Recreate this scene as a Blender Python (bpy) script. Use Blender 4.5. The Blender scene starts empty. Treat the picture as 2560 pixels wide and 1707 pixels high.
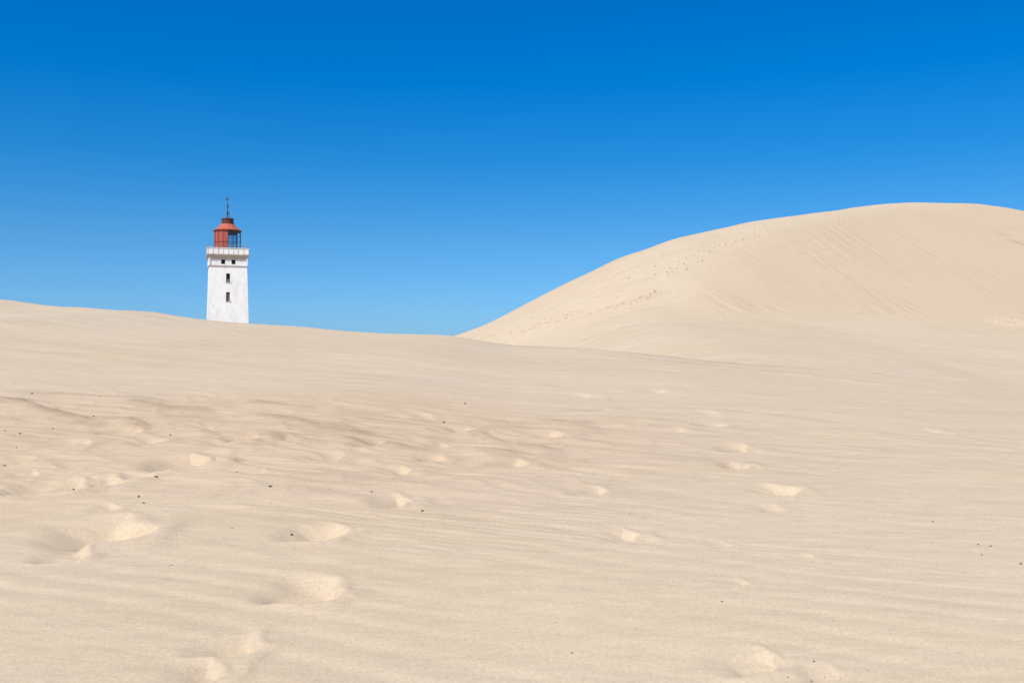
import bpy, bmesh, math, random
import numpy as np
from mathutils import Vector

# ------------------------------------------------------------------ camera, sky, sun, exposure
SC = bpy.context.scene
COL = SC.collection
EYE = 1.6
F = 2489.0                       # focal length in photo pixels (2560 wide)
PITCH = math.atan((880.0 - 853.5) / F)
cam_d = bpy.data.cameras.new('camera')
cam_d.sensor_width = 36.0
cam_d.lens = 36.0 * F / 2560.0
cam_d.clip_start = 0.05
cam_d.clip_end = 8000.0
cam = bpy.data.objects.new('camera', cam_d)
cam.location = (0, 0, EYE)
cam.rotation_euler = (math.pi / 2 + PITCH, 0, 0)
COL.objects.link(cam)
SC.camera = cam

SUN_EL = math.radians(53.0)
SUN_AZ = math.radians(216.0)     # compass style, clockwise from +Y: behind the camera, to the left
sun_to = Vector((math.sin(SUN_AZ) * math.cos(SUN_EL), math.cos(SUN_AZ) * math.cos(SUN_EL), math.sin(SUN_EL)))
sun_d = bpy.data.lights.new('sun', 'SUN')
sun_d.energy = 4.0
sun_d.angle = math.radians(0.53)
sun_d.color = (1.0, 0.965, 0.92)
sun = bpy.data.objects.new('sun', sun_d)
sun.rotation_euler = sun_to.to_track_quat('Z', 'Y').to_euler()
sun.location = (0, 0, 60)
COL.objects.link(sun)

W = bpy.data.worlds.new('World')
SC.world = W
W.use_nodes = True
nt = W.node_tree
nt.nodes.clear()
sky = nt.nodes.new('ShaderNodeTexSky')
sky.sky_type = 'NISHITA'
sky.sun_disc = False
sky.sun_elevation = SUN_EL
sky.sun_rotation = SUN_AZ
sky.air_density = 1.0
sky.dust_density = 0.3
sky.ozone_density = 2.5
tc = nt.nodes.new('ShaderNodeTexCoord')
sep = nt.nodes.new('ShaderNodeSeparateXYZ')
nt.links.new(tc.outputs['Generated'], sep.inputs[0])
# the air's own colour by height above the horizon (a dry, polarised sky)
ramp = nt.nodes.new('ShaderNodeValToRGB')
SKY_RAMP = [(0.0, (0.245, 0.475, 0.91)), (0.031, (0.221, 0.463, 0.857)), (0.110, (0.160, 0.433, 0.72)), (0.188, (0.0475, 0.412, 0.746)),
            (0.262, (0.0, 0.400, 0.795)), (0.332, (0.0, 0.388, 0.806)), (0.62, (0.70, 0.73, 0.77)), (1.0, (0.77, 0.77, 0.77))]
cr = ramp.color_ramp
cr.interpolation = 'LINEAR'
while len(cr.elements) < len(SKY_RAMP):
    cr.elements.new(0.5)
for e, (p, c) in zip(cr.elements, SKY_RAMP):
    e.position = p
    e.color = (c[0], c[1], c[2], 1)
nt.links.new(sep.outputs['Z'], ramp.inputs[0])
mul = nt.nodes.new('ShaderNodeVectorMath')
mul.operation = 'MULTIPLY'
nt.links.new(sky.outputs[0], mul.inputs[0])
nt.links.new(ramp.outputs[0], mul.inputs[1])
bg = nt.nodes.new('ShaderNodeBackground')
bg.inputs['Strength'].default_value = 0.13
nt.links.new(mul.outputs[0], bg.inputs['Color'])
wo = nt.nodes.new('ShaderNodeOutputWorld')
nt.links.new(bg.outputs[0], wo.inputs[0])

SC.view_settings.view_transform = 'Standard'
SC.view_settings.look = 'None'
SC.view_settings.exposure = 0.32
SC.view_settings.gamma = 1.0
SC.view_settings.use_curve_mapping = False

# ------------------------------------------------------------------ helpers
def elev(u, v):
    """photo pixel -> (x/y, z/y) of its ray, z relative to the eye"""
    a = (np.asarray(u, float) - 1280.0) / F
    b = (853.5 - np.asarray(v, float)) / F
    wy = math.cos(PITCH) - b * math.sin(PITCH)
    wz = math.sin(PITCH) + b * math.cos(PITCH)
    return a / wy, wz / wy

def sst(e0, e1, x):
    t = np.clip((x - e0) / (e1 - e0), 0, 1)
    return t * t * (3 - 2 * t)

def smin(a, b, k):
    h = np.clip(0.5 + 0.5 * (b - a) / k, 0, 1)
    return b * (1 - h) + a * h - k * h * (1 - h)

def smax(a, b, k):
    return -smin(-a, -b, k)

_rng = np.random.RandomState(7)
_perm = _rng.permutation(512)
_perm = np.concatenate([_perm, _perm, _perm])
_ga = _rng.uniform(0, 2 * math.pi, 512)
_gx, _gy = np.cos(_ga), np.sin(_ga)

def noise(x, y, seed=0):
    x = np.asarray(x, float) + seed * 37.31
    y = np.asarray(y, float) + seed * 17.77
    xi = np.floor(x).astype(np.int64)
    yi = np.floor(y).astype(np.int64)
    xf, yf = x - xi, y - yi
    xi &= 511
    yi &= 511
    u = xf * xf * xf * (xf * (xf * 6 - 15) + 10)
    v = yf * yf * yf * (yf * (yf * 6 - 15) + 10)
    def g(ix, iy, dx, dy):
        h = _perm[_perm[ix & 511] + (iy & 511)]
        return _gx[h] * dx + _gy[h] * dy
    n00 = g(xi, yi, xf, yf)
    n10 = g(xi + 1, yi, xf - 1, yf)
    n01 = g(xi, yi + 1, xf, yf - 1)
    n11 = g(xi + 1, yi + 1, xf - 1, yf - 1)
    return ((n00 * (1 - u) + n10 * u) * (1 - v) + (n01 * (1 - u) + n11 * u) * v) * 1.5

def fbm(x, y, seed=0, n=3):
    s, a, f = 0, 1.0, 1.0
    for i in range(n):
        s = s + a * noise(x * f, y * f, seed + i * 3)
        a *= 0.5
        f *= 2.03
    return s

def new_mat(name, rough=0.9, spec=0.2):
    m = bpy.data.materials.new(name)
    m.use_nodes = True
    b = m.node_tree.nodes['Principled BSDF']
    b.inputs['Roughness'].default_value = rough
    b.inputs['Specular IOR Level'].default_value = spec
    return m, m.node_tree, b

def node(nt, kind, **kw):
    n = nt.nodes.new(kind)
    for k, v in kw.items():
        if hasattr(n, k):
            setattr(n, k, v)
        else:
            n.inputs[k].default_value = v
    return n

def mixcol(nt, fac, a, b, mode='MIX'):
    n = nt.nodes.new('ShaderNodeMix')
    n.data_type = 'RGBA'
    n.blend_type = mode
    for idx, val in ((0, fac), (6, a), (7, b)):
        if isinstance(val, bpy.types.NodeSocket):
            nt.links.new(val, n.inputs[idx])
        elif idx == 0:
            n.inputs[0].default_value = val
        else:
            n.inputs[idx].default_value = (*val, 1)
    return n.outputs[2]

def noise_tex(nt, scale, detail=3, rough=0.5, vec=None):
    n = nt.nodes.new('ShaderNodeTexNoise')
    n.inputs['Scale'].default_value = scale
    n.inputs['Detail'].default_value = detail
    n.inputs['Roughness'].default_value = rough
    if vec is not None:
        nt.links.new(vec, n.inputs['Vector'])
    return n.outputs['Fac']

def maprange(nt, x, a, b, c, d):
    n = nt.nodes.new('ShaderNodeMapRange')
    nt.links.new(x, n.inputs[0])
    for i, v in enumerate((a, b, c, d)):
        n.inputs[i + 1].default_value = v
    return n.outputs[0]

# ------------------------------------------------------------------ terrain: near slope
NU = [-700, -300, 0, 65, 130, 270, 320, 360, 420, 517, 621, 718, 827, 945, 1047, 1132, 1280, 1498, 1770, 1960, 2205, 2396, 2560, 2900, 3300]
NV = [690, 722, 749, 756, 765, 774, 777, 779, 786, 799, 808.5, 814, 823, 830.5, 836, 841, 862, 874, 901, 914, 934, 951, 965, 1000, 1030]
def Yc(x):
    return 38 + 0.10 * np.clip(x, -30, 30)

def crest_x(u):
    a = elev(u, 880)[0]
    x = a * 38
    for _ in range(20):
        x = a * Yc(x)
    return x

NX = np.array([crest_x(u) for u in NU])
NT = np.array([elev(u, v)[1] for u, v in zip(NU, NV)])
NH = NT * Yc(NX)
_xs = np.linspace(-60, 60, 481)
def _smooth_interp(x, xp, fp):
    # piecewise linear softened over ~1.2 m so the ridge has no corners
    return (np.interp(x, xp, fp) * 2 + np.interp(x - 0.6, xp, fp) + np.interp(x + 0.6, xp, fp)) / 4

def Hc(x):
    return _smooth_interp(x, NX, NH)

def near_base(x, y):
    yc = Yc(x)
    h = Hc(x)
    s = np.clip(y / yc, -1.2, 3)
    up = -EYE + (h + EYE) * (s + 0.10 * np.sin(np.pi * np.clip(s, 0, 1)))
    dn = h - 0.22 * (y - yc)
    z = smin(up, dn, 0.35)
    return smax(z, np.full_like(z, -4.6), 1.0)

_ys = np.arange(6, 60, 0.1)
for _ in range(6):
    for i, u in enumerate(NU):
        a = elev(u, 880)[0]
        sil = np.max(near_base(a * _ys, _ys) / _ys)
        NH[i] += (NT[i] - sil) * Yc(NX[i])

def hit_near(u, v):
    """point where a photo ray meets the near slope"""
    a, e = elev(u, v)
    ys = np.arange(2.5, 46, 0.02)
    d = near_base(a * ys, ys) - e * ys
    k = np.argmax(d > 0)
    if not (d > 0).any():
        k = len(ys) - 1
    y = ys[k]
    return float(a * y), float(y)

# wind-worn footprints: photo position, width in photo pixels, depth factor
PRINTS = [(755, 1480, 215, 1.0), (785, 1338, 165, 1.0), (985, 1257, 125, 1.0), (575, 1616, 185, 1.0), (497, 1690, 165, .9),
          (248, 1330, 265, 1.0), (120, 1215, 190, 1.2), (235, 1208, 170, .9), (262, 1268, 80, .8), (160, 1385, 140, .9), (345, 1190, 90, .7), (40, 1150, 90, .6),
          (455, 1160, 175, 1.3), (370, 1110, 100, .8), (180, 1110, 90, .6), (520, 1160, 100, .9), (552, 1112, 90, .9), (1845, 1120, 110, .9), (1838, 1160, 95, .9),
          (1950, 1222, 130, .9), (1925, 1268, 90, .7), (1790, 1065, 75, .7), (1690, 1078, 70, .6), (1770, 1037, 70, .5),
          (1470, 1235, 120, .7), (1563, 1340, 120, .9), (1870, 1658, 185, .7), (2005, 1392, 60, .4), (1835, 1468, 90, .4),
          (1085, 1150, 100, .9), (998, 1182, 100, .8), (1275, 1165, 120, .8), (1370, 1092, 120, .7), (930, 1120, 110, .7),
          (700, 1105, 110, .8), (600, 1098, 100, .8), (300, 1080, 110, .8), (820, 1150, 90, .6), (60, 1180, 80, .5),
          (1450, 985, 90, .5), (1640, 975, 110, .5), (1500, 1030, 90, .5), (2330, 1080, 70, .5), (640, 1185, 70, .4),
          (1160, 1080, 80, .8), (1100, 1120, 70, .7), (2060, 1690, 90, .5), (1800, 1360, 60, .3)]
PW = []
for (u, v, w, d) in PRINTS:
    x, y = hit_near(u, v)
    PW.append((x, y, max(0.10, w * y / F * 0.5), d, hash((u, v)) % 97))

def poly_y(pts, x):
    xs = np.array([p[0] for p in pts])
    ys = np.array([p[1] for p in pts])
    o = np.argsort(xs)
    return np.interp(x, xs[o], ys[o]), xs.min(), xs.max()

SCARPS = [  # photo polylines of small wind-cut edges, height (m)
    ([(-60, 990), (0, 998), (40, 1001), (82, 1016), (130, 1030), (250, 1048)], .05, 1.0),
    ([(262, 1056), (300, 1050), (340, 1062), (376, 1076)], .05, .9),
    ([(395, 1076), (436, 1074), (504, 1076), (545, 1088), (561, 1093)], .045, .8),
    ([(290, 1001), (321, 1004), (376, 1010), (425, 1019), (477, 1020), (540, 1030)], .03, .7),
    ([(590, 1040), (640, 1043), (694, 1051), (749, 1063), (798, 1074), (871, 1081), (953, 1097)], .05, 1.0),
    ([(1130, 1111), (1171, 1103), (1198, 1100), (1239, 1109), (1280, 1115), (1420, 1132)], .05, 1.0),
    ([(1149, 1126), (1198, 1134), (1280, 1145), (1340, 1152)], .03, .6),
    ([(600, 1002), (640, 1006), (722, 1018), (803, 1024)], .03, .7),
    ([(2287, 1069), (2396, 1089), (2477, 1106), (2560, 1133), (2640, 1150)], .035, .6),
    ([(1313, 1051), (1389, 1059), (1508, 1065)], .035, .7),
    ([(1360, 1032), (1660, 1024), (1824, 1031), (2040, 1057), (2200, 1075)], .03, .35),
    ([(1296, 956), (1350, 960), (1416, 964)], .03, .5),
    ([(1430, 886), (1560, 896), (1742, 911), (1987, 937), (2314, 975), (2560, 1001), (2700, 1020)], .06, .7),
    ([(1160, 856), (1280, 868), (1400, 879), (1500, 884)], .05, .5),
    ([(1050, 1062), (1075, 1087), (1095, 1098)], .03, .6),
    ([(0, 972), (120, 981), (320, 992), (430, 1006)], .02, .45),
    ([(800, 1098), (900, 1112), (1000, 1126), (1100, 1135)], .03, .5),
    ([(640, 1085), (760, 1110), (860, 1120)], .03, .6),
    ([(1560, 1050), (1700, 1060), (1800, 1085)], .02, .3),
    ([(1100, 846), (1150, 847), (1280, 866), (1498, 878), (1770, 906), (1960, 919), (2205, 939), (2396, 956), (2560, 970), (2650, 978)], .05, .9),
    ([(1480, 1630), (1390, 1600), (1340, 1580)], .012, .35),
]
SW = []
for pts, h, st in SCARPS:
    SW.append(([hit_near(u, v) for u, v in pts], h, st))

# band of rough, scuffed sand (photo v 1000..1230 on the left, fading to the right)
def rough_mask(x, y):
    c = 10.6 + 0.08 * x + 0.8 * noise(x / 4, y / 4, 5)
    m = np.exp(-((y - c) / 3.6) ** 2)
    side = 0.22 + 0.78 * sst(4.0, -1.5, x)
    return m * side

RIP_D = np.array([0.38, 0.925])
def near_full(x, y):
    """height relative to the eye, dark-grain and painted-shade streak amount, tan-sand amount"""
    z = near_base(x, y)
    r = np.sqrt(x * x + y * y)
    streak_shade = np.zeros_like(z)
    # broad undulation
    z = z + 0.05 * noise(x / 7, y / 5, 1) * sst(3, 9, y) * sst(38, 30, y) + 0.020 * noise(x / 2.2, y / 1.3, 2) * sst(2, 6, r)
    # long low wind streaks running across and slightly towards the camera on the right
    a = x * 0.93 - y * 0.36
    b = x * 0.36 + y * 0.93
    f1 = noise(a / 3.0, b / 0.55, 11)
    f2 = noise(a / 1.3, b / 0.22, 12)
    patch = sst(-0.25, 0.45, noise(x / 5.0, y / 4.0, 14))
    z = z + (0.010 * f1 * sst(8, 15, y) + 0.0060 * f2 * patch) * sst(6, 12, y)
    streak_shade = streak_shade + 0.20 * np.clip(f1, 0, 1) * sst(7, 14, y) * patch + 0.25 * np.clip(f2, 0, 1) * patch * sst(5, 9, y)
    # fine far streaks
    f3 = noise(a / 6.0, b / 1.1, 15)
    z = z + 0.02 * f3 * sst(14, 22, y)
    # scuffed band: sharp-crested eroded lumps
    m = rough_mask(x, y)
    wx = a + 0.35 * noise(a / 1.1, b / 0.9, 21)
    wy = b + 0.25 * noise(a / 0.9, b / 0.7, 22)
    rid = 1 - np.abs(noise(wx / 1.15, wy / 0.52, 23)) * 2.2
    rid2 = 1 - np.abs(noise(wx / 0.5, wy / 0.26, 24)) * 2.2
    z = z + m * (0.014 * rid + 0.011 * rid2)
    streak_shade = streak_shade + m * (0.6 * np.clip(rid2 - 0.55, 0, 1) + 0.1 * np.clip(rid - 0.7, 0, 1) + 0.35 * np.clip(f2, 0, 1))
    # wind ripples
    near_m = sst(10.0, 5.5, y) * sst(1.0, 2.2, r)
    ph = (x * RIP_D[0] + y * RIP_D[1]) * 2 * np.pi / 0.27 + 4.0 * noise(x / 2.6, y / 1.6, 31) + 1.1 * noise(x / 0.8, y / 0.6, 32)
    amp = 0.35 + 0.9 * sst(-0.4, 0.5, noise(x / 1.4, y / 1.0, 33))
    rp = np.sin(ph) + 0.25 * np.sin(2 * ph + 0.7)
    z = z + 0.0026 * amp * rp * near_m
    ph2 = (x * 0.27 + y * 0.963) * 2 * np.pi / 0.105 + 4.0 * noise(x / 1.2, y / 0.9, 35) + 2.2 * noise(x / 0.35, y / 0.3, 36)
    amp2 = sst(-0.15, 0.5, noise(x / 2.1, y / 1.6, 37)) * sst(4.5, 7.0, y) * sst(16, 9, y)
    z = z + 0.0021 * amp2 * np.sin(ph2)
    # scarps
    for pts, h, st in SW:
        yl, x0, x1 = poly_y(pts, x)
        t = y - yl + 0.10 * noise(x / 0.5, x * 0 + h * 100, 41)
        q = np.clip((x - x0) / max(0.3, (x1 - x0) * 0.18), 0, 1) * np.clip((x1 - x) / max(0.3, (x1 - x0) * 0.18), 0, 1)
        q = q * q * (3 - 2 * q)
        wid = 0.05 + 0.007 * np.abs(yl)
        # ramp that climbs towards the edge, then a short drop on the far side
        prof = np.where(t < 0, np.exp(t / (wid * 4.0)), np.exp(-(t / wid) ** 2))
        z = z + h * q * prof
        streak_shade = streak_shade + 1.35 * st * q * np.exp(-((t - wid * 0.1) / (wid * 1.3)) ** 2) * (0.55 + 0.45 * noise(x / 0.7, y / 0.7, 42))  # dark line: shade of the edge painted into the sand colour
    # footprints
    for (px, py, w, d, sd) in PW:
        if w <= 0:
            continue
        sel = np.where((np.abs(x - px) < w * 3.2) & (np.abs(y - py) < w * 3.2))
        if sel[0].size == 0:
            continue
        lx = x[sel] - px
        ly = y[sel] - py
        ang = -0.22 + 0.30 * math.sin(sd)
        p = lx * math.cos(ang) + ly * math.sin(ang)
        q = -lx * math.sin(ang) + ly * math.cos(ang)
        p = p + 0.20 * w * noise(lx / w * 0.9 + sd, ly / w * 0.9, 51)
        q = q + 0.20 * w * noise(lx / w * 0.9 + sd, ly / w * 0.9, 52)
        p = p / w
        q = q / (w * 1.55)
        tip = 0.9 + 0.15 * math.sin(sd * 1.7)
        wq = np.where(p > 0, 0.74 * np.clip(1 - p / (tip * 1.08), 0.06, 1) ** 0.8, 0.74 * np.clip(1 + 0.30 * p * -p, 0.15, 1))
        fp = sst(-1.35, 0.15, p) * (1 - sst(0.42, tip, p))
        bl = sst(-0.5, 0.35, p)
        qq = np.abs(q) / wq
        edge = 1 - np.clip((qq - (0.05 + 0.50 * bl)) / (1.30 - 0.78 * bl), 0, 1)
        edge = edge * edge * (3 - 2 * edge)
        dep = 0.31 * w * d
        bowl = fp * edge
        rim = np.exp(-((p - 1.15) / 0.32) ** 2 - (q / 0.55) ** 2) * 0.30 * dep
        rim = rim + np.exp(-((np.abs(q) - wq - 0.12) / 0.16) ** 2) * sst(-0.9, 0.0, p) * (1 - sst(0.6, 1.1, p)) * 0.12 * dep
        z[sel] += -dep * bowl + rim
        streak_shade[sel] += -0.25 * bowl * sst(-0.2, 0.5, p)  # lit right wall of the print painted slightly paler
    tan = m + 0.5 * sst(0, 0.6, noise(x / 6, y / 4, 61)) * sst(3, -3, x) * sst(4, 8, y) * sst(24, 14, y)
    return z, np.clip(streak_shade, -0.3, 1.2), np.clip(tan, 0, 1)

# ------------------------------------------------------------------ terrain: big dune
HUV = [(300, 1000), (800, 930), (1000, 880), (1090, 853), (1132, 840.5), (1155, 833), (1219, 809), (1284, 776), (1350, 741), (1415, 708), (1480, 678), (1545, 647),
       (1611, 624), (1676, 601), (1742, 584.5), (1807, 570), (1872, 556), (1959, 544), (2068, 529), (2112, 523.5), (2177, 514), (2242, 508.5),
       (2329, 506.5), (2416, 509.5), (2493, 516), (2560, 528), (2750, 575), (3050, 680), (3400, 800), (3700, 860)]
def Yr(x):
    return 111 + 7 * sst(18, 46, x) + 0.534 * np.maximum(0, np.minimum(x, 60) - 15) - 0.25 * (15 - np.minimum(x, 15))

def ridge_x(u):
    a = elev(u, 880)[0]
    x = a * 111
    for _ in range(60):
        x = 0.5 * x + 0.5 * a * Yr(x)
    return x

HX = np.array([ridge_x(u) for u, v in HUV])
HT = np.array([elev(u, v)[1] for u, v in HUV])
HH = HT * Yr(HX)

def Hr(x):
    s = 0
    k = 1 + 2.2 * sst(24, 36, x)
    for o in (-1.2, -0.6, 0, 0.6, 1.2):
        s = s + np.interp(x + o * k, HX, HH)
    return s / 5

def plane_P(x, y):
    return 2.75 - 0.62 * ((x - 15) * 0.47 - (y - 84) * 0.883)

def plain(x, y):
    yc = Yc(x)
    ty = np.where(x > 15, 84 + 0.534 * (x - 15), 84 + 0.25 * (x - 15))
    z0 = Hc(x) - 0.30
    t = (y - yc) / (ty - yc)
    z = z0 + (2.75 - z0) * np.clip(t, -0.3, 1.0)
    m = sst(-12, 13, x) * (1 - sst(150, 195, y)) * (1 - sst(80, 108, x))
    return -6 + (z + 6) * m

def dune_W(x, y):
    sg = 25 + 9 * sst(8, 36, x)
    t = (y - Yr(x)) / sg
    t = np.where(t > 0, t * 0.8, t)
    return -7 + (Hr(x) + 7) * np.exp(-t * t / 2)

def hill_base(x, y):
    w = dune_W(x, y)
    p = plane_P(x, y)
    h = smin(w, p, 1.3 + 2.4 * sst(34, 20, x))
    return smax(h, plain(x, y), 2.6), p - w

_yh = np.arange(60, 175, 0.25)
for _ in range(8):
    for i, (u, v) in enumerate(HUV):
        a = elev(u, 880)[0]
        sil = np.max(hill_base(a * _yh, _yh)[0] / _yh)
        if HT[i] > -0.01:
            HH[i] += (HT[i] - sil) * Yr(HX[i]) * 0.8

def hit_hill(u, v):
    a, e = elev(u, v)
    ys = np.arange(44, 170, 0.05)
    d = hill_base(a * ys, ys)[0] - e * ys
    ok = d > 0
    k = np.argmax(ok) if ok.any() else int(np.argmax(d))
    return float(a * ys[k]), float(ys[k])

DENTS = [(1606, 635, 8), (1655, 631, 6), (1679, 671, 7), (1671, 682, 8), (1684, 680, 7), (1692, 672, 6), (1673, 689, 7), (1713, 661, 7), (1721, 665, 6),
         (1722, 672, 7), (1716, 674, 6), (1747, 628, 6), (1762, 627, 6), (1775, 630, 7), (1759, 652, 7), (1747, 655, 6), (1818, 614, 9), (1860, 600, 6),
         (1866, 594, 6), (1888, 587, 6), (1891, 574, 7), (1822, 578, 7), (1641, 728, 10), (1628, 734, 7), (1600, 744, 7), (1606, 741, 7), (1622, 745, 7),
         (1717, 646, 6), (1639, 665, 6), (1435, 722, 6), (1484, 705, 6), (1304, 774, 7), (1267, 796, 8), (1420, 788, 9), (1455, 780, 6), (1416, 795, 8),
         (1923, 581, 6), (2081, 533, 9), (2100, 553, 8), (1965, 560, 6), (1520, 770, 7), (1530, 766, 7), (1545, 764, 6), (1560, 757, 6), (1580, 760, 8),
         (1500, 775, 7), (1350, 808, 8), (1370, 806, 8), (1395, 802, 8), (1310, 826, 9), (1280, 832, 9), (1330, 822, 8), (1240, 838, 9), (1255, 828, 8),
         (1450, 842, 8), (1470, 848, 8), (1486, 853, 7), (1640, 688, 7), (1700, 655, 6), (1735, 640, 6), (1790, 612, 6), (1840, 602, 6), (1660, 645, 5), (1690, 690, 5),
         (2490, 806, 13), (2505, 800, 12), (2520, 812, 14), (2535, 801, 12), (2548, 812, 14), (2530, 822, 10), (2560, 806, 12), (2510, 815, 10), (2475, 803, 9),
         (1800, 812, 8), (1822, 820, 9), (1815, 800, 8), (1860, 815, 9), (1840, 803, 8), (1785, 795, 8), (1890, 822, 7)]
_dr = random.Random(3)
for k in range(26):                                   # the trail that climbs the flank
    t = _dr.random()
    DENTS.append((1560 + 380 * t + _dr.gauss(0, 14), 705 - 150 * t + _dr.gauss(0, 12) + 20 * t * t, 4.5))
for k in range(22):                                   # scattered scuffs low on the flank
    t = _dr.random()
    DENTS.append((1190 + 420 * t + _dr.gauss(0, 16), 838 - 95 * t + _dr.gauss(0, 7), 5.5))
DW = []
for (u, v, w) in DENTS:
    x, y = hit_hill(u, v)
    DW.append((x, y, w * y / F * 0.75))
CRES = [hit_hill(u, v) for u, v in [(2470, 566), (2490, 578), (2520, 594), (2560, 612), (2620, 635)]]
CUT = [hit_hill(u, v) for u, v in [(2395, 622), (2440, 652), (2490, 690), (2545, 722)]]

def hill_full(x, y):
    z, gap = hill_base(x, y)
    streak_shade = np.zeros_like(z)
    wind = sst(-1.5, 1.5, gap) * sst(-8, 6, x)          # windward skin
    slip = sst(-0.3, -2.4, gap) * sst(0.1, 1.5, z - plain(x, y))
    c = 0.883 * x + 0.47 * y
    al = 0.47 * x - 0.883 * y
    wob = 0.35 * noise(c / 5, al / 9, 71)
    pm = sst(-0.35, 0.35, noise(c / 9, al / 12, 72))
    s1 = noise((c + wob) / 0.62, al / 18, 73)
    s2 = noise((c + wob) / 0.33, al / 12, 74)
    s3 = noise((c + wob) / 2.4, al / 26, 78)
    z = z + slip * (pm * (0.028 * s1 + 0.020 * s2) + 0.016 * s3 + 0.006 * s1 + 0.006 * s2)
    streak_shade = streak_shade + slip * (0.30 * np.clip(-s1, 0, 1) * pm + 0.20 * np.clip(s2, 0, 1) * pm)
    # lobes at the foot of the slip face
    foot = slip * np.exp(-((z - plain(x, y) - 1.2) / 1.2) ** 2) * sst(-0.3, 0.3, noise(x / 9, y / 9, 75))
    z = z + foot * 0.10 * noise(c / 1.3, al / 2.6, 76)
    # small slump mid-face
    z = z + 0.10 * slip * np.exp(-((x - 33) / 5.5) ** 2 - ((y - 108) / 6) ** 2) * noise(c / 2.2, al / 1.4, 77)
    # windward skin: long soft bands
    z = z + wind * (0.045 * noise(x / 11, y / 6, 81) + 0.035 * noise((x * 0.9 + y * 0.4) / 4.5, (y * 0.9 - x * 0.4) / 1.3, 82))
    b3 = noise((x * 0.9 + y * 0.4) / 7, (y * 0.9 - x * 0.4) / 1.0, 83)
    streak_shade = streak_shade + wind * (0.07 + 0.25 * np.clip(b3, 0, 1))
    # flat between the slopes
    pl = sst(0.6, 0.0, z - plain(x, y)) * sst(0, 6, x)
    z = z + pl * (0.07 * noise(x / 9, y / 3.5, 84) + 0.02 * noise(x / 3, y / 0.9, 85))
    streak_shade = streak_shade + pl * (0.15 * np.clip(noise(x / 5, y / 1.1, 86), 0, 1) + 0.18 * np.clip(noise(x / 2, y / 0.5, 87), 0, 1))
    for pts, h, st, w0 in ((CRES, .16, .8, .35), (CUT, .10, .6, .22)):
        yl, x0, x1 = poly_y(pts, x)
        t = y - yl
        q = sst(x0, x0 + 1.5, x) * sst(x1, x1 - 1.5, x)
        z = z - h * q * np.exp(-(t / w0) ** 2)
        streak_shade = streak_shade + st * q * np.exp(-(t / w0) ** 2)
    for (px, py, w) in DW:
        sel = np.where((np.abs(x - px) < w * 3) & (np.abs(y - py) < w * 4))
        if sel[0].size == 0:
            continue
        lx = x[sel] - px
        ly = (y[sel] - py) * 0.75
        rr = np.sqrt(lx * lx + ly * ly) / w
        z[sel] += w * (-1.0 * (1 - sst(0.25, 0.95, rr)) + 0.22 * np.exp(-((rr - 1.25) / 0.35) ** 2))
        streak_shade[sel] += 1.0 * (1 - sst(0.4, 1.0, rr))  # shadow inside the pit painted as darker sand
    return z, np.clip(streak_shade, 0, 1.2), slip

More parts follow.
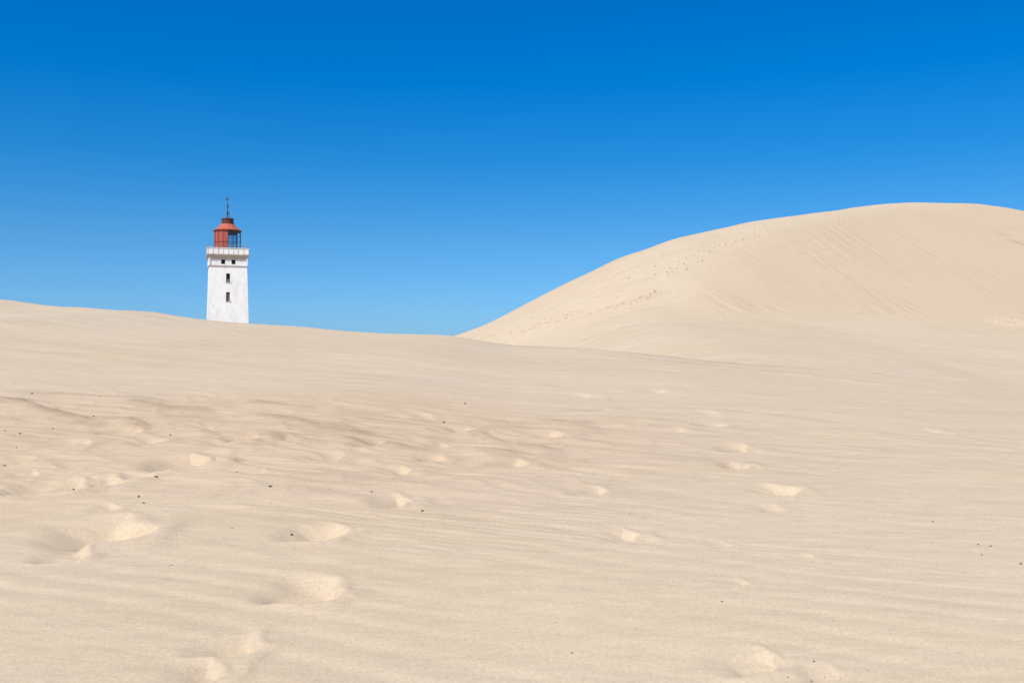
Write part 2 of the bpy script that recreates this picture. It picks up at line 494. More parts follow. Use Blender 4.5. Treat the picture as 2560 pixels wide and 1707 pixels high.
# ------------------------------------------------------------------ sand material
def sand_material():
    m, nt, b = new_mat('dry_sand', 0.95, 0.12)
    geo = node(nt, 'ShaderNodeNewGeometry')
    pos = geo.outputs['Position']
    st = node(nt, 'ShaderNodeAttribute', attribute_name='streak_shade').outputs['Fac']
    tn = node(nt, 'ShaderNodeAttribute', attribute_name='tan').outputs['Fac']
    base = (0.562, 0.440, 0.304)
    tan = (0.555, 0.402, 0.262)
    pale = (0.586, 0.470, 0.342)
    big = maprange(nt, noise_tex(nt, 0.09, 3, 0.55, pos), 0.35, 0.68, 0, 1)
    col = mixcol(nt, big, base, pale)
    mp = node(nt, 'ShaderNodeMapping')
    nt.links.new(pos, mp.inputs[0])
    mp.inputs['Rotation'].default_value = (0, 0, math.radians(22))
    mp.inputs['Scale'].default_value = (0.45, 1.6, 1.0)
    med = maprange(nt, noise_tex(nt, 0.9, 4, 0.6, mp.outputs[0]), 0.38, 0.66, 0, 1)
    col = mixcol(nt, maprange(nt, med, 0, 1, 0, 0.5), col, (0.572, 0.452, 0.294))
    col = mixcol(nt, maprange(nt, tn, 0, 1, 0, 0.70), col, tan)
    mp3 = node(nt, 'ShaderNodeMapping')
    nt.links.new(pos, mp3.inputs[0])
    mp3.inputs['Rotation'].default_value = (0, 0, math.radians(20))
    mp3.inputs['Scale'].default_value = (0.8, 3.4, 1.0)
    l3 = maprange(nt, noise_tex(nt, 1.0, 5, 0.72, mp3.outputs[0]), 0.45, 0.66, 0, 0.16)
    col = mixcol(nt, l3, col, (0.36, 0.265, 0.175))
    mp2 = node(nt, 'ShaderNodeMapping')
    nt.links.new(pos, mp2.inputs[0])
    mp2.inputs['Rotation'].default_value = (0, 0, math.radians(22))
    mp2.inputs['Scale'].default_value = (2.2, 9.0, 3.0)
    lines = maprange(nt, noise_tex(nt, 1.6, 4, 0.65, mp2.outputs[0]), 0.40, 0.70, 0, 0.20)
    col = mixcol(nt, lines, col, (0.33, 0.245, 0.165))
    # dark heavy grains blown into lines, plus shade painted at scarps and pits
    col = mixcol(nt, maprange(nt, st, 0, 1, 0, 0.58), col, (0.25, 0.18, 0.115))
    # single grains and grain clusters
    g1 = maprange(nt, noise_tex(nt, 55, 2, 0.7, pos), 0.30, 0.72, 0.90, 1.09)
    g2 = maprange(nt, noise_tex(nt, 230, 1, 0.6, pos), 0.25, 0.75, 0.90, 1.09)
    gm = node(nt, 'ShaderNodeMath', operation='MULTIPLY')
    nt.links.new(g1, gm.inputs[0])
    nt.links.new(g2, gm.inputs[1])
    vm = node(nt, 'ShaderNodeVectorMath', operation='SCALE')
    nt.links.new(col, vm.inputs[0])
    nt.links.new(gm.outputs[0], vm.inputs['Scale'])
    nt.links.new(vm.outputs[0], b.inputs['Base Color'])
    bmp = node(nt, 'ShaderNodeBump')
    bmp.inputs['Strength'].default_value = 0.5
    bmp.inputs['Distance'].default_value = 0.004
    nt.links.new(noise_tex(nt, 70, 4, 0.7, pos), bmp.inputs['Height'])
    nt.links.new(bmp.outputs[0], b.inputs['Normal'])
    return m

SAND = sand_material()

def grid_mesh(name, X, Y, Z, attrs, mat, closed=False):
    ni, nj = X.shape
    co = np.stack([X, Y, Z], -1).reshape(-1, 3).astype(np.float32)
    me = bpy.data.meshes.new(name)
    idx = np.arange(ni * nj, dtype=np.int32).reshape(ni, nj)
    if closed:
        jn = np.roll(idx, -1, axis=1)
        a, b = idx[:-1], jn[:-1]
        c, d = jn[1:], idx[1:]
    else:
        a, b, c, d = idx[:-1, :-1], idx[:-1, 1:], idx[1:, 1:], idx[1:, :-1]
    q = np.stack([a, d, c, b], -1).reshape(-1, 4)
    n = q.shape[0]
    me.vertices.add(co.shape[0])
    me.vertices.foreach_set('co', co.ravel())
    me.loops.add(n * 4)
    me.loops.foreach_set('vertex_index', q.ravel().astype(np.int32))
    me.polygons.add(n)
    me.polygons.foreach_set('loop_start', (np.arange(n) * 4).astype(np.int32))
    me.polygons.foreach_set('use_smooth', np.ones(n, dtype=bool))
    for an, av in attrs.items():
        at = me.attributes.new(an, 'FLOAT', 'POINT')
        at.data.foreach_set('value', av.ravel().astype(np.float32))
    me.update(calc_edges=True)
    me.materials.append(mat)
    o = bpy.data.objects.new(name, me)
    COL.objects.link(o)
    return o

def build_ground():
    ta = np.arange(-0.575, 0.5751, 0.00075)
    ang = np.arctan(ta)
    rest = np.linspace(ang[-1], 2 * math.pi + ang[0], 92)[1:-1]
    ang = np.concatenate([ang, rest])
    r0 = np.geomspace(0.15, 3.6, 14)[:-1]
    inv = np.arange(EYE / 3.6, EYE / 36.0, -0.00055)
    r1 = EYE / inv
    r2 = np.arange(r1[-1] + 0.25, 58, 0.25)
    r3 = np.geomspace(58.5, 4000, 60)
    r = np.concatenate([r0, r1, r2, r3])
    R, A = np.meshgrid(r, ang, indexing='ij')
    X = R * np.sin(A)
    Y = R * np.cos(A)
    Z, st, tn = near_full(X, Y)
    o = grid_mesh('sand_ground', X, Y, Z + EYE, {'streak_shade': st, 'tan': tn}, SAND, closed=True)
    o['kind'] = 'structure'
    return o

def build_hill():
    xs = np.concatenate([np.arange(-60, -12, 1.5), np.arange(-12, 64, 0.10), np.arange(64, 116, 1.5)])
    ys = np.concatenate([np.arange(34.5, 150, 0.16), np.arange(150, 232, 2.0)])
    Y, X = np.meshgrid(ys, xs, indexing='ij')
    Z, st, sl = hill_full(X, Y)
    o = grid_mesh('sand_hill', X, Y, Z + EYE, {'streak_shade': st, 'tan': 0.60 * sl}, SAND)
    o['kind'] = 'structure'
    return o

build_ground()
build_hill()

# ------------------------------------------------------------------ lighthouse
def obj(name, bm, mat, parent=None, smooth=False):
    me = bpy.data.meshes.new(name)
    bmesh.ops.recalc_face_normals(bm, faces=bm.faces)
    bm.to_mesh(me)
    bm.free()
    if smooth:
        for p in me.polygons:
            p.use_smooth = True
    me.materials.append(mat)
    o = bpy.data.objects.new(name, me)
    COL.objects.link(o)
    if parent is not None:
        o.parent = parent
    return o

def box(bm, x0, x1, y0, y1, z0, z1):
    vs = [bm.verts.new(p) for p in ((x0, y0, z0), (x1, y0, z0), (x1, y1, z0), (x0, y1, z0), (x0, y0, z1), (x1, y0, z1), (x1, y1, z1), (x0, y1, z1))]
    for f in ((0, 3, 2, 1), (4, 5, 6, 7), (0, 1, 5, 4), (1, 2, 6, 5), (2, 3, 7, 6), (3, 0, 4, 7)):
        bm.faces.new([vs[i] for i in f])

def frustum(bm, h0, h1, z0, z1):
    a = [bm.verts.new((sx * h0, sy * h0, z0)) for sx, sy in ((-1, -1), (1, -1), (1, 1), (-1, 1))]
    b = [bm.verts.new((sx * h1, sy * h1, z1)) for sx, sy in ((-1, -1), (1, -1), (1, 1), (-1, 1))]
    bm.faces.new(a[::-1])
    bm.faces.new(b)
    for i in range(4):
        j = (i + 1) % 4
        bm.faces.new((a[i], a[j], b[j], b[i]))

def lathe(bm, prof, n=32, a0=0.0, a1=2 * math.pi):
    full = abs(a1 - a0 - 2 * math.pi) < 1e-6
    m = n if full else n + 1
    rings = []
    for (r, z) in prof:
        rings.append([bm.verts.new((r * math.cos(a0 + (a1 - a0) * k / n), r * math.sin(a0 + (a1 - a0) * k / n), z)) for k in range(m)])
    for i in range(len(prof) - 1):
        for k in range(n):
            k2 = (k + 1) % m
            bm.faces.new((rings[i][k], rings[i][k2], rings[i + 1][k2], rings[i + 1][k]))
    return rings

def tube(bm, p, q, r0, r1=None, n=8):
    p, q = Vector(p), Vector(q)
    r1 = r0 if r1 is None else r1
    d = (q - p).normalized()
    s = d.orthogonal().normalized()
    t = d.cross(s)
    A = [bm.verts.new(p + (s * math.cos(k * 2 * math.pi / n) + t * math.sin(k * 2 * math.pi / n)) * r0) for k in range(n)]
    B = [bm.verts.new(q + (s * math.cos(k * 2 * math.pi / n) + t * math.sin(k * 2 * math.pi / n)) * r1) for k in range(n)]
    for k in range(n):
        j = (k + 1) % n
        bm.faces.new((A[k], A[j], B[j], B[k]))
    bm.faces.new(A[::-1])
    bm.faces.new(B)

def painted(name, base, worn, streak_col, amount=0.3, rough=0.7, stretch=0.25, scale=1.6):
    m, nt, b = new_mat(name, rough, 0.3)
    tcn = node(nt, 'ShaderNodeTexCoord')
    mp = node(nt, 'ShaderNodeMapping')
    nt.links.new(tcn.outputs['Object'], mp.inputs[0])
    mp.inputs['Scale'].default_value = (1, 1, stretch)
    n1 = maprange(nt, noise_tex(nt, scale, 5, 0.65, mp.outputs[0]), 0.48, 0.75, 0, amount)
    n2 = maprange(nt, noise_tex(nt, scale * 3.2, 5, 0.7, mp.outputs[0]), 0.56, 0.78, 0, amount * 1.2)
    n3 = maprange(nt, noise_tex(nt, scale * 0.7, 3, 0.6, tcn.outputs['Object']), 0.35, 0.7, 0, 1)
    col = mixcol(nt, n3, base, worn)
    col = mixcol(nt, n1, col, streak_col)
    col = mixcol(nt, n2, col, tuple(c * 0.7 for c in streak_col))
    nt.links.new(col, b.inputs['Base Color'])
    bmp = node(nt, 'ShaderNodeBump')
    bmp.inputs['Strength'].default_value = 0.4
    bmp.inputs['Distance'].default_value = 0.02
    nt.links.new(noise_tex(nt, 5, 4, 0.6, tcn.outputs['Object']), bmp.inputs['Height'])
    nt.links.new(bmp.outputs[0], b.inputs['Normal'])
    return m

WHITE = painted('white_render', (0.90, 0.88, 0.82), (0.84, 0.82, 0.77), (0.62, 0.56, 0.46), 0.6)
WHITE2 = painted('white_parapet_paint', (0.88, 0.865, 0.82), (0.82, 0.80, 0.74), (0.50, 0.36, 0.26), 0.45, scale=2.6)
SOFFIT = painted('shaded_weathered_plaster', (0.50, 0.43, 0.36), (0.42, 0.37, 0.30), (0.30, 0.21, 0.15), 0.6, scale=2.0, stretch=1.0)  # weathered tan, with the shade under the ledges put into the colour
RIBS = painted('rust_stained_rib_paint', (0.70, 0.66, 0.60), (0.62, 0.57, 0.50), (0.42, 0.28, 0.20), 0.6, scale=3)
RED = painted('red_lead_paint', (0.46, 0.085, 0.070), (0.38, 0.095, 0.065), (0.20, 0.055, 0.035), 0.5, rough=0.6, stretch=0.3, scale=2.4)
REDROOF = painted('faded_red_roof_paint', (0.52, 0.105, 0.068), (0.44, 0.115, 0.065), (0.30, 0.09, 0.05), 0.4, rough=0.55, scale=1.5)
RUST = painted('rusted_iron', (0.15, 0.040, 0.028), (0.10, 0.050, 0.028), (0.07, 0.045, 0.03), 0.6, rough=0.8, scale=3.0)
IRON = painted('dark_iron', (0.060, 0.040, 0.038), (0.085, 0.050, 0.042), (0.04, 0.03, 0.03), 0.4, rough=0.6, scale=4)
RUSTIRON = painted('railing_iron', (0.22, 0.16, 0.14), (0.30, 0.24, 0.21), (0.15, 0.08, 0.05), 0.4, rough=0.7, scale=4)
BLACK = painted('dark_interior', (0.035, 0.03, 0.028), (0.025, 0.022, 0.02), (0.02, 0.02, 0.02), 0.3)
WOOD = painted('grey_brown_boards', (0.16, 0.115, 0.09), (0.20, 0.15, 0.12), (0.08, 0.055, 0.04), 0.6, stretch=0.15, scale=5)

def glass_material():
    m = bpy.data.materials.new('old_window_glass')
    m.use_nodes = True
    nt = m.node_tree
    nt.nodes.clear()
    out = nt.nodes.new('ShaderNodeOutputMaterial')
    tr = nt.nodes.new('ShaderNodeBsdfTransparent')
    tr.inputs[0].default_value = (0.66, 0.82, 0.88, 1)
    gl = nt.nodes.new('ShaderNodeBsdfGlossy')
    gl.inputs['Roughness'].default_value = 0.06
    df = nt.nodes.new('ShaderNodeBsdfDiffuse')
    df.inputs[0].default_value = (0.45, 0.5, 0.5, 1)
    fr = nt.nodes.new('ShaderNodeFresnel')
    mx = nt.nodes.new('ShaderNodeMixShader')
    mx2 = nt.nodes.new('ShaderNodeMixShader')
    mx2.inputs[0].default_value = 0.06
    nt.links.new(tr.outputs[0], mx2.inputs[1])
    nt.links.new(df.outputs[0], mx2.inputs[2])
    nt.links.new(fr.outputs[0], mx.inputs[0])
    nt.links.new(mx2.outputs[0], mx.inputs[1])
    nt.links.new(gl.outputs[0], mx.inputs[2])
    nt.links.new(mx.outputs[0], out.inputs[0])
    return m

GLASS = glass_material()

def lighthouse():
    a0, _ = elev(568.6, 700)
    YF, YA = 146.2, 149.0
    ax, ay = a0 * YA, YA
    zb = -5.2 + EYE
    def zf(v):                       # local height of a photo row on the front face
        return float(elev(568.6, v)[1] * YF) - (-5.2)
    def za(v):                       # the same on the tower's axis
        return float(elev(568.6, v)[1] * YA) - (-5.2)
    root = bpy.data.objects.new('lighthouse', None)
    COL.objects.link(root)
    root.location = (ax, ay, zb)
    root.rotation_euler = (0, 0, math.atan(-a0) + math.radians(2.2))
    root['label'] = 'white square lighthouse with a red lantern rising behind the sand crest'
    root['category'] = 'lighthouse'
    PX = 17.75
    def X(u):
        return (u - 568.6) / PX
    # shaft: a hollow square tower, its seaward wall pierced by two windows
    zt, zv = zf(665.2) - 0.002, zf(805)
    slope = (2.92 - 2.69) / (zt - zv)
    def half(z):
        return 2.69 + (zt - z) * slope
    bm = bmesh.new()
    wins = [(X(563.6), X(573.2), zf(705), zf(683.2)), (X(563.4), X(572.8), zf(752.4), zf(730.0))]
    T = 0.55
    # side and back walls
    zs = [0.0, zt]
    def vq(pts):
        bm.faces.new([bm.verts.new(p) for p in pts])
    h0, h1 = half(0), half(zt)
    vq([(-h0, -h0, 0), (-h1, -h1, zt), (-h1, h1, zt), (-h0, h0, 0)])
    vq([(h0, -h0, 0), (h0, h0, 0), (h1, h1, zt), (h1, -h1, zt)])
    vq([(-h0, h0, 0), (-h1, h1, zt), (h1, h1, zt), (h0, h0, 0)])
    vq([(-h1, -h1, zt), (h1, -h1, zt), (h1, h1, zt), (-h1, h1, zt)])
    zcuts = sorted({0.0, zt, *[w[2] for w in wins], *[w[3] for w in wins]})
    for z0, z1 in zip(zcuts[:-1], zcuts[1:]):
        w = [q for q in wins if q[2] <= z0 + 1e-6 and q[3] >= z1 - 1e-6]
        a, b = half(z0), half(z1)
        if not w:
            vq([(-a, -a, z0), (a, -a, z0), (b, -b, z1), (-b, -b, z1)])
        else:
            x0, x1 = w[0][0], w[0][1]
            vq([(-a, -a, z0), (x0, -a, z0), (x0, -b, z1), (-b, -b, z1)])
            vq([(x1, -a, z0), (a, -a, z0), (b, -b, z1), (x1, -b, z1)])
            vq([(x0, -a, z0), (x0, -b, z1), (x0, -b + T, z1), (x0, -a + T, z0)])
            vq([(x1, -a, z0), (x1, -a + T, z0), (x1, -b + T, z1), (x1, -b, z1)])
            vq([(x0, -a, z0), (x0, -a + T, z0), (x1, -a + T, z0), (x1, -a, z0)])
            vq([(x0, -b, z1), (x1, -b, z1), (x1, -b + T, z1), (x0, -b + T, z1)])
    bmesh.ops.remove_doubles(bm, verts=bm.verts, dist=0.001)
    obj('tower', bm, WHITE, root)
    # windows
    for k, (x0, x1, z0, z1) in enumerate(wins):
        yb = -half(z0) + 0.22
        bm = bmesh.new()
        fw = 0.045
        box(bm, x0, x0 + fw, yb, yb + 0.07, z0, z1)
        box(bm, x1 - fw, x1, yb, yb + 0.07, z0, z1)
        box(bm, x0 + fw, x1 - fw, yb, yb + 0.07, z0, z0 + fw)
        box(bm, x0 + fw, x1 - fw, yb, yb + 0.07, z1 - fw, z1)
        if k == 0:
            box(bm, x0 + fw, x1 - fw, yb + 0.01, yb + 0.05, z0 + (z1 - z0) * 0.52, z0 + (z1 - z0) * 0.55)
            xm = (x0 + x1) / 2
            box(bm, xm - 0.015, xm + 0.015, yb + 0.012, yb + 0.05, z0 + fw, z0 + (z1 - z0) * 0.52)
        win = obj('window', bm, IRON, root)
        bm = bmesh.new()
        box(bm, x0 + 0.001, x1 - 0.001, -half(z0) + T - 0.03, -half(z0) + T, z0 + 0.001, z1 - 0.001)
        obj('dark_opening', bm, BLACK, win)
        bm = bmesh.new()
        box(bm, x0 - 0.10, x1 + 0.14, -half(z0) - 0.07, -half(z0) + 0.20, z0 - 0.09, z0 - 0.003)
        obj('sill', bm, SOFFIT, win)
        if k == 0:
            bm = bmesh.new()       # pale broken board leaning in the lower corner
            box(bm, (x0 + x1) / 2 - 0.08, (x0 + x1) / 2 + 0.10, yb + 0.08, yb + 0.11, z0 + 0.03, z0 + 0.42)
            obj('broken_board', bm, WHITE2, win)
        else:
            for j in range(4):     # boarded up
                bx0 = x0 + fw + (x1 - x0 - 2 * fw) * j / 4
                bx1 = x0 + fw + (x1 - x0 - 2 * fw) * (j + 1) / 4 - 0.012
                bm = bmesh.new()
                box(bm, bx0, bx1, yb + 0.015, yb + 0.045, z0 + fw, z1 - fw - 0.04 * (j % 2))
                obj('board', bm, WOOD, win)
    # string course
    bm = bmesh.new()
    box(bm, -2.80, 2.80, -2.80, 2.80, zf(665.2), zf(663.6))
    bmesh.ops.bevel(bm, geom=bm.edges[:], offset=0.02, segments=1, affect='EDGES')
    obj('string_course', bm, SOFFIT, root)
    # upper band: recessed wall between corner piers, pierced by two small windows per side
    z0, z1 = zf(663.6), zf(648.2)
    HB = 2.66
    bm = bmesh.new()
    sw = [(X(550.9), X(560.9), zf(660.0), zf(648.6)), (X(576.8), X(586.8), zf(660.0), zf(648.6))]
    zt2 = zf(638)
    def vq2(pts):
        bm.faces.new([bm.verts.new(p) for p in pts])
    xc = [-HB, sw[0][0], sw[0][1], sw[1][0], sw[1][1], HB]
    zc = [z0, sw[0][2], min(sw[0][3], z1), z1]
    zc = sorted(set(zc))
    for i in range(5):
        for j in range(len(zc) - 1):
            opening = i in (1, 3) and zc[j] >= sw[0][2] - 1e-6 and zc[j + 1] <= sw[0][3] + 1e-6
            if not opening:
                vq2([(xc[i], -HB, zc[j]), (xc[i + 1], -HB, zc[j]), (xc[i + 1], -HB, zc[j + 1]), (xc[i], -HB, zc[j + 1])])
    for (a, b, c, d) in sw:
        d = min(d, z1)
        vq2([(a, -HB, c), (a, -HB, d), (a, -HB + .5, d), (a, -HB + .5, c)])
        vq2([(b, -HB, c), (b, -HB + .5, c), (b, -HB + .5, d), (b, -HB, d)])
        vq2([(a, -HB, c), (a, -HB + .5, c), (b, -HB + .5, c), (b, -HB, c)])
    vq2([(-HB, -HB, z0), (-HB, -HB, z1), (-HB, HB, z1), (-HB, HB, z0)])
    vq2([(HB, -HB, z0), (HB, HB, z0), (HB, HB, z1), (HB, -HB, z1)])
    vq2([(-HB, HB, z0), (-HB, HB, z1), (HB, HB, z1), (HB, HB, z0)])
    bmesh.ops.remove_doubles(bm, verts=bm.verts, dist=0.001)
    obj('upper_wall', bm, WHITE2, root)
    for (a, b, c, d) in sw:
        d = min(d, z1)
        bm = bmesh.new()
        fw = 0.04
        yb = -HB + 0.2
        box(bm, a, a + fw, yb, yb + 0.06, c, d)
        box(bm, b - fw, b, yb, yb + 0.06, c, d)
        box(bm, a + fw, b - fw, yb, yb + 0.06, c, c + fw)
        box(bm, a + fw, b - fw, yb, yb + 0.06, d - fw, d)
        win = obj('small_window', bm, IRON, root)
        bm = bmesh.new()
        box(bm, a + 0.001, b - 0.001, -HB + 0.45, -HB + 0.49, c + 0.001, d - 0.001)
        obj('dark_opening', bm, BLACK, win)
    for sx in (-1, 1):
        for sy in (-1, 1):
            bm = bmesh.new()
            x0, x1 = sorted((sx * 2.50, sx * 2.79))
            y0, y1 = sorted((sy * 2.50, sy * 2.79))
            box(bm, x0, x1, y0, y1, z0 + 0.002, zf(643))
            bmesh.ops.bevel(bm, geom=bm.edges[:], offset=0.015, segments=1, affect='EDGES')
            obj('corner_pier', bm, WHITE2, root)
    # flared cornice under the gallery
    bm = bmesh.new()
    frustum(bm, 2.664, 2.93, z1 + 0.001, zf(638.2))
    obj('cornice', bm, SOFFIT, root)
    bm = bmesh.new()
    box(bm, -3.05, 3.05, -3.05, 3.05, zf(638.2), zf(635.2))
    bmesh.ops.bevel(bm, geom=bm.edges[:], offset=0.03, segments=2, affect='EDGES')
    obj('gallery_floor', bm, SOFFIT, root)
    # parapet of iron panels with ribs
    p0, p1 = zf(635.2) + 0.01, zf(620.5)
    bm = bmesh.new()
    H2 = 2.93
    t = 0.06
    box(bm, -H2, H2, -H2, -H2 + t, p0, p1)
    box(bm, -H2, H2, H2 - t, H2, p0, p1)
    box(bm, -H2, -H2 + t, -H2 + t, H2 - t, p0, p1)
    box(bm, H2 - t, H2, -H2 + t, H2 - t, p0, p1)
    par = obj('parapet', bm, WHITE2, root)
    for k in range(9):
        c = -H2 + 0.05 + (2 * H2 - 0.1) * k / 8
        for s in (-1, 1):
            y0, y1 = sorted((s * (H2 + 0.002), s * (H2 + 0.045)))
            bm = bmesh.new()
            box(bm, c - 0.035, c + 0.035, y0, y1, p0, p1)
            obj('panel_rib', bm, RIBS, par)
            if 0 < k < 8:
                bm = bmesh.new()
                box(bm, y0, y1, c - 0.035, c + 0.035, p0, p1)
                obj('panel_rib', bm, RIBS, par)
    bm = bmesh.new()
    for s in (-1, 1):
        y0, y1 = sorted((s * (H2 - 0.09), s * (H2 + 0.07)))
        box(bm, -H2 - 0.07, H2 + 0.07, y0, y1, p1 + 0.002, p1 + 0.07)
        box(bm, y0, y1, -H2 + 0.10, H2 - 0.10, p1 + 0.002, p1 + 0.07)
    obj('coping', bm, WHITE2, par)
    # railing
    bm = bmesh.new()
    r1 = zf(611.5)
    for k in range(9):
        c = -H2 + 0.05 + (2 * H2 - 0.1) * k / 8
        for s in (-1, 1):
            tube(bm, (c, s * (H2 - .02), p1), (c, s * (H2 - .02), r1), 0.018, n=6)
            if 0 < k < 8:
                tube(bm, (s * (H2 - .02), c, p1), (s * (H2 - .02), c, r1), 0.018, n=6)
    e = H2 - .02
    for zr in (r1, (p1 + r1) / 2 + 0.03):
        for s in (-1, 1):
            tube(bm, (-e, s * e, zr), (e, s * e, zr), 0.016, n=6)
            tube(bm, (s * e, -e, zr), (s * e, e, zr), 0.016, n=6)
    obj('railing', bm, RUSTIRON, root)
    # lantern: plated half and glazed half
    L0, L1 = p0 + 0.002, za(577.4)
    RL = 1.90
    q = math.pi / 2
    bm = bmesh.new()
    lathe(bm, [(RL, L0), (RL, L1), (RL - 0.05, L1), (RL - 0.05, L0)], 8, q, 3 * q)
    wall = obj('lantern_wall', bm, RED, root)
    bm = bmesh.new()
    for k in range(9):
        aa = q + math.pi * k / 8
        d = Vector((math.cos(aa), math.sin(aa), 0))
        tube(bm, d * (RL + .008) + Vector((0, 0, L0)), d * (RL + .008) + Vector((0, 0, L1)), 0.035, n=6)
    for zz in (za(607),):
        lathe(bm, [(RL + .005, zz - .03), (RL + .035, zz - .03), (RL + .035, zz + .03), (RL + .005, zz + .03)], 8, q, 3 * q)
    obj('seam_strips', bm, RUST, wall)
    bm = bmesh.new()
    for k in range(9):
        aa = -q + math.pi * k / 8
        d = Vector((math.cos(aa), math.sin(aa), 0))
        tube(bm, d * RL + Vector((0, 0, L0)), d * RL + Vector((0, 0, L1)), 0.045 if k in (0, 8) else 0.032, n=6)
    for zz, hh in ((L0 + 0.03, 0.03), (za(607), 0.028), (za(592), 0.022)):
        lathe(bm, [(RL - .03, zz - hh), (RL + .03, zz - hh), (RL + .03, zz + hh), (RL - .03, zz + hh), (RL - .03, zz - hh)], 8, -q, q)
    lathe(bm, [(RL - .03, za(584.5)), (RL + .035, za(584.5)), (RL + .035, L1), (RL - .03, L1), (RL - .03, za(584.5))], 8, -q, q)
    gf = obj('glazing_frame', bm, IRON, root)
    for k in range(8):
        aa, ab = -q + math.pi * k / 8, -q + math.pi * (k + 1) / 8
        pa = Vector((math.cos(aa), math.sin(aa), 0)) * (RL - 0.002)
        pb = Vector((math.cos(ab), math.sin(ab), 0)) * (RL - 0.002)
        bm = bmesh.new()
        bm.faces.new([bm.verts.new(p) for p in (pa + Vector((0, 0, L0)), pb + Vector((0, 0, L0)), pb + Vector((0, 0, za(584.5))), pa + Vector((0, 0, za(584.5))))])
        obj('glass_pane', bm, GLASS, gf)
    # roof
    RE = 2.04
    z2 = za(560.6)
    bm = bmesh.new()
    prof = [(RL - 0.06, L1 - 0.0), (RE, L1 - 0.02), (RE + 0.01, L1 + 0.05), (1.62, L1 + 0.34), (1.25, L1 + 0.66), (0.92, z2), (0.0, z2)]
    lathe(bm, prof, 16)
    lathe(bm, [(0.05, L1 + 0.25), (RL - 0.06, L1)], 16)
    bmesh.ops.remove_doubles(bm, verts=bm.verts, dist=0.001)
    roof = obj('roof', bm, REDROOF, root)
    bm = bmesh.new()
    lathe(bm, [(RE + 0.005, L1 - 0.07), (RE + 0.04, L1 - 0.07), (RE + 0.04, L1 + 0.03), (RE + 0.005, L1 + 0.03), (RE + 0.005, L1 - 0.07)], 16)
    obj('gutter', bm, RUST, roof)
    z3, z4 = za(549.5), za(547)
    bm = bmesh.new()
    lathe(bm, [(0.88, z2 + 0.002), (0.86, z3), (0.94, z3 + 0.02), (0.94, z4), (0.4, z4 + 0.05), (0.0, z4 + 0.06)], 24)
    lathe(bm, [(0.89, z2 + 0.03), (0.93, z2 + 0.03), (0.93, z2 + 0.09), (0.89, z2 + 0.09)], 24)
    obj('vent_drum', bm, RUST, root)
    # mast with balls, arrow and stays
    top = za(485.5)
    bm = bmesh.new()
    tube(bm, (0, 0, z4 + 0.03), (0, 0, za(524)), 0.10, 0.075, 10)
    tube(bm, (0, 0, za(524)), (0, 0, za(497)), 0.045, 0.035, 8)
    tube(bm, (0, 0, za(497)), (0, 0, top), 0.03, 0.012, 8)
    mast = obj('mast', bm, RUST, root)
    for zz, rr in ((za(533), 0.16), (za(519.5), 0.13), (za(514.5), 0.17)):
        bm = bmesh.new()
        bmesh.ops.create_uvsphere(bm, u_segments=12, v_segments=8, radius=rr)
        for v in bm.verts:
            v.co.z = v.co.z * 0.8 + zz
        obj('finial_ball', bm, IRON, mast, smooth=True)
    bm = bmesh.new()     # weather vane
    zz = za(498)
    box(bm, -0.26, 0.06, -0.012, 0.012, zz - 0.13, zz + 0.13)
    tube(bm, (0.05, 0, zz), (0.30, 0, zz), 0.015, 0.005, 6)
    obj('weather_vane', bm, IRON, mast)
    for k in range(4):
        aa = math.pi / 4 + k * math.pi / 2
        bm = bmesh.new()
        tube(bm, (0.62 * math.cos(aa), 0.62 * math.sin(aa), z4 + 0.02), (0.05 * math.cos(aa), 0.05 * math.sin(aa), z4 + 1.25), 0.018, n=6)
        obj('stay', bm, RUST, mast)
    return root

lighthouse()

# ------------------------------------------------------------------ pebbles and shell bits
def pebble_material(name, c, c2):
    m, nt, b = new_mat(name, 0.8, 0.25)
    tcn = node(nt, 'ShaderNodeTexCoord')
    col = mixcol(nt, noise_tex(nt, 160, 3, 0.6, tcn.outputs['Object']), c, c2)
    nt.links.new(col, b.inputs['Base Color'])
    return m

PEB = pebble_material('dark_flint', (0.035, 0.028, 0.024), (0.085, 0.062, 0.048))
PEB2 = pebble_material('brown_stone', (0.13, 0.085, 0.055), (0.22, 0.15, 0.10))

def pebble_mesh(seed, flat):
    r = random.Random(seed)
    bm = bmesh.new()
    bmesh.ops.create_icosphere(bm, subdivisions=2, radius=0.5)
    k = [Vector((r.uniform(-1, 1), r.uniform(-1, 1), r.uniform(-1, 1))).normalized() for _ in range(5)]
    for v in bm.verts:
        d = v.co.normalized()
        s = 1.0
        for q in k:
            s -= 0.16 * max(0, d.dot(q)) ** 3
        v.co = v.co * s
        v.co.z *= flat
        v.co.y *= 0.75
    me = bpy.data.meshes.new('pebble')
    bm.to_mesh(me)
    bm.free()
    for p in me.polygons:
        p.use_smooth = True
    return me

PM = []
for s in range(4):
    me = pebble_mesh(s, 0.7)
    me.materials.append(PEB)
    PM.append(me)
PB = []
for s in range(3):
    me = pebble_mesh(20 + s, 0.6)
    me.materials.append(PEB2)
    PB.append(me)

G_DARK = 'small dark pebbles scattered on the near sand'
G_BROWN = 'faint brown pebbles scattered on the near sand'
L_DARK = 'small dark pebble scattered on the open sand of the near slope'
L_BROWN = 'faint brown pebble scattered on the open sand of the near slope'
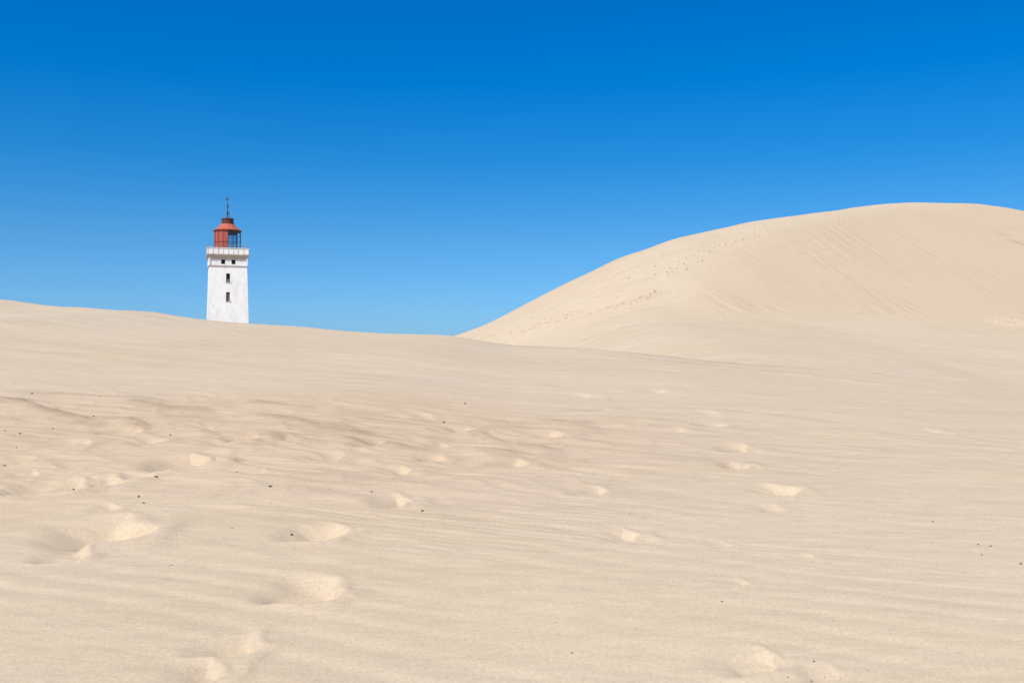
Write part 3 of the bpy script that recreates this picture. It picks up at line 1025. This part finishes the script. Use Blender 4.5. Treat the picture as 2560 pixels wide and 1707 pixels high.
# photo u, v, size in photo pixels, stretch, brown?, own label
PEBBLES = [
    (80, 982, 5, 1.3, 0, 'dark pebble highest up at the left edge, above the scuffed sand'),
    (91, 1011, 5, 1, 0, None), (234, 1037, 6, 1, 0, 'lone round dark pebble left of the lighthouse, just above the scuffed crest'),
    (132, 1071, 5, 1.3, 0, None), (12, 1080, 5, 1, 0, None),
    (50, 1087, 5, 2.2, 0, 'flat sliver-shaped dark pebble near the left edge above the scuffed hollows'), (75, 1090, 4, 1, 1, None),
    (41, 1118, 5, 1, 0, None), (11, 1153, 5, 1.8, 0, 'oblong dark pebble touching the left edge of the picture'),
    (426, 1090, 6, 1, 0, 'dark pebble below the lighthouse, on the scuffed crest'),
    (429, 1175, 7, 1, 0, 'dark pebble lying inside the dark hollow below the lighthouse'),
    (390, 1196, 7, 2.0, 0, 'long flat dark pebble just below the dark hollow'),
    (184, 1231, 7, 1, 0, 'dark pebble at the foot of the long bright hollow wall on the left'),
    (347, 1242, 8, 1, 0, 'upper of two dark pebbles close together right of the big left hollow'),
    (359, 1258, 6, 1.7, 0, 'lower, oblong one of two dark pebbles close together right of the big left hollow'),
    (592, 1186, 5, 2.2, 1, None), (676, 1223, 8, 1.5, 0, 'angular tilted dark pebble alone on smooth sand below the lighthouse'),
    (791, 1255, 4, 1, 1, None), (824, 1225, 5, 1.2, 1, None), (929, 1236, 6, 1, 0, 'dark pebble on the upper left rim of the third footprint from the bottom'),
    (1056, 1281, 7, 1.3, 0, 'dark pebble right below the third footprint from the bottom'),
    (1109, 1056, 7, 1.1, 0, 'darkest pebble near the middle of the picture, below the dip in the skyline'),
    (1163, 1011, 6, 1.2, 0, 'dark pebble right under the dip in the skyline, highest of the middle ones'),
    (1107, 1040, 4, 1, 1, None), (1174, 1113, 5, 1.1, 1, None), (292, 988, 5, 1.2, 1, None), (251, 993, 4, 1.2, 1, None),
    (378, 1036, 4, 1, 1, None), (657, 1040, 4, 1, 1, None), (1271, 1058, 4, 1, 1, None), (1061, 1214, 4, 1, 1, None), (1186, 1236, 4, 1, 1, None),
    (494, 1214, 4, 1, 1, None), (677, 1262, 4, 1, 1, None),
    (729, 1333, 8, 1, 0, 'round dark pebble on the left slope of the second footprint from the bottom'),
    (580, 1322, 6, 1.5, 1, None), (428, 1412, 6, 1, 1, None), (729, 1612, 5, 1, 1, None), (1055, 1317, 4, 1, 1, None), (440, 1340, 4, 1, 1, None),
    (1435, 1021, 4, 1, 1, None), (1299, 1123, 4, 1, 1, None), (1524, 993, 4, 1, 1, None),
    (2332, 1300, 5, 1, 0, None), (2446, 1363, 5, 1.4, 0, None), (2477, 1367, 5, 1.8, 0, None), (2455, 1390, 5, 1, 0, None),
    (2552, 1412, 7, 1.2, 0, 'dark pebble touching the right edge of the picture, halfway up the near slope'),
    (2507, 1318, 4, 1, 1, None), (2328, 1356, 4, 1.6, 1, None), (1805, 1513, 8, 1.3, 1, 'largest brown pebble on the smooth sand of the lower right'),
    (1430, 1634, 7, 1.6, 1, 'brown pebble low in the middle of the picture at the end of a short furrow'),
    (2035, 1658, 6, 1.1, 0, 'dark pebble just right of the bottom right footprint'),
    (2028, 1700, 8, 1.1, 1, 'brown pebble on the bottom edge of the picture, right of the middle'), (2170, 1683, 5, 1, 1, None), (1970, 1702, 6, 1, 1, None),
    (2232, 1468, 4, 1, 1, None), (1406, 1302, 4, 1, 1, None), (1575, 1285, 5, 1, 1, None), (1388, 1560, 4, 1, 1, None), (1590, 1575, 5, 1, 1, None),
    (1790, 1549, 4, 1, 1, None), (2062, 1688, 5, 1, 1, None), (2084, 1563, 4, 1, 1, None), (2412, 1432, 4, 1, 1, None), (1465, 1380, 4, 1, 1, None)]
rp = random.Random(11)
pts = [hit_near(p[0], p[1]) for p in PEBBLES]
pxs = np.array([p[0] for p in pts])
pys = np.array([p[1] for p in pts])
pzs = near_full(pxs.copy(), pys.copy())[0]
for (u, v, px, sx, brown, lab), x, y, z in zip(PEBBLES, pxs, pys, pzs):
    me = rp.choice(PB if brown else PM)
    o = bpy.data.objects.new('pebble', me)
    COL.objects.link(o)
    s = px * y / F * (0.75 if brown else 0.92)
    o.scale = (s * sx, s, s)
    o.rotation_euler = (rp.uniform(-.2, .2), rp.uniform(-.2, .2), rp.uniform(-.5, .2))
    o.location = (x, y, z + EYE + s * 0.18)
    o['label'] = lab or (L_BROWN if brown else L_DARK)
    o['category'] = 'pebble'
    o['group'] = G_BROWN if brown else G_DARK
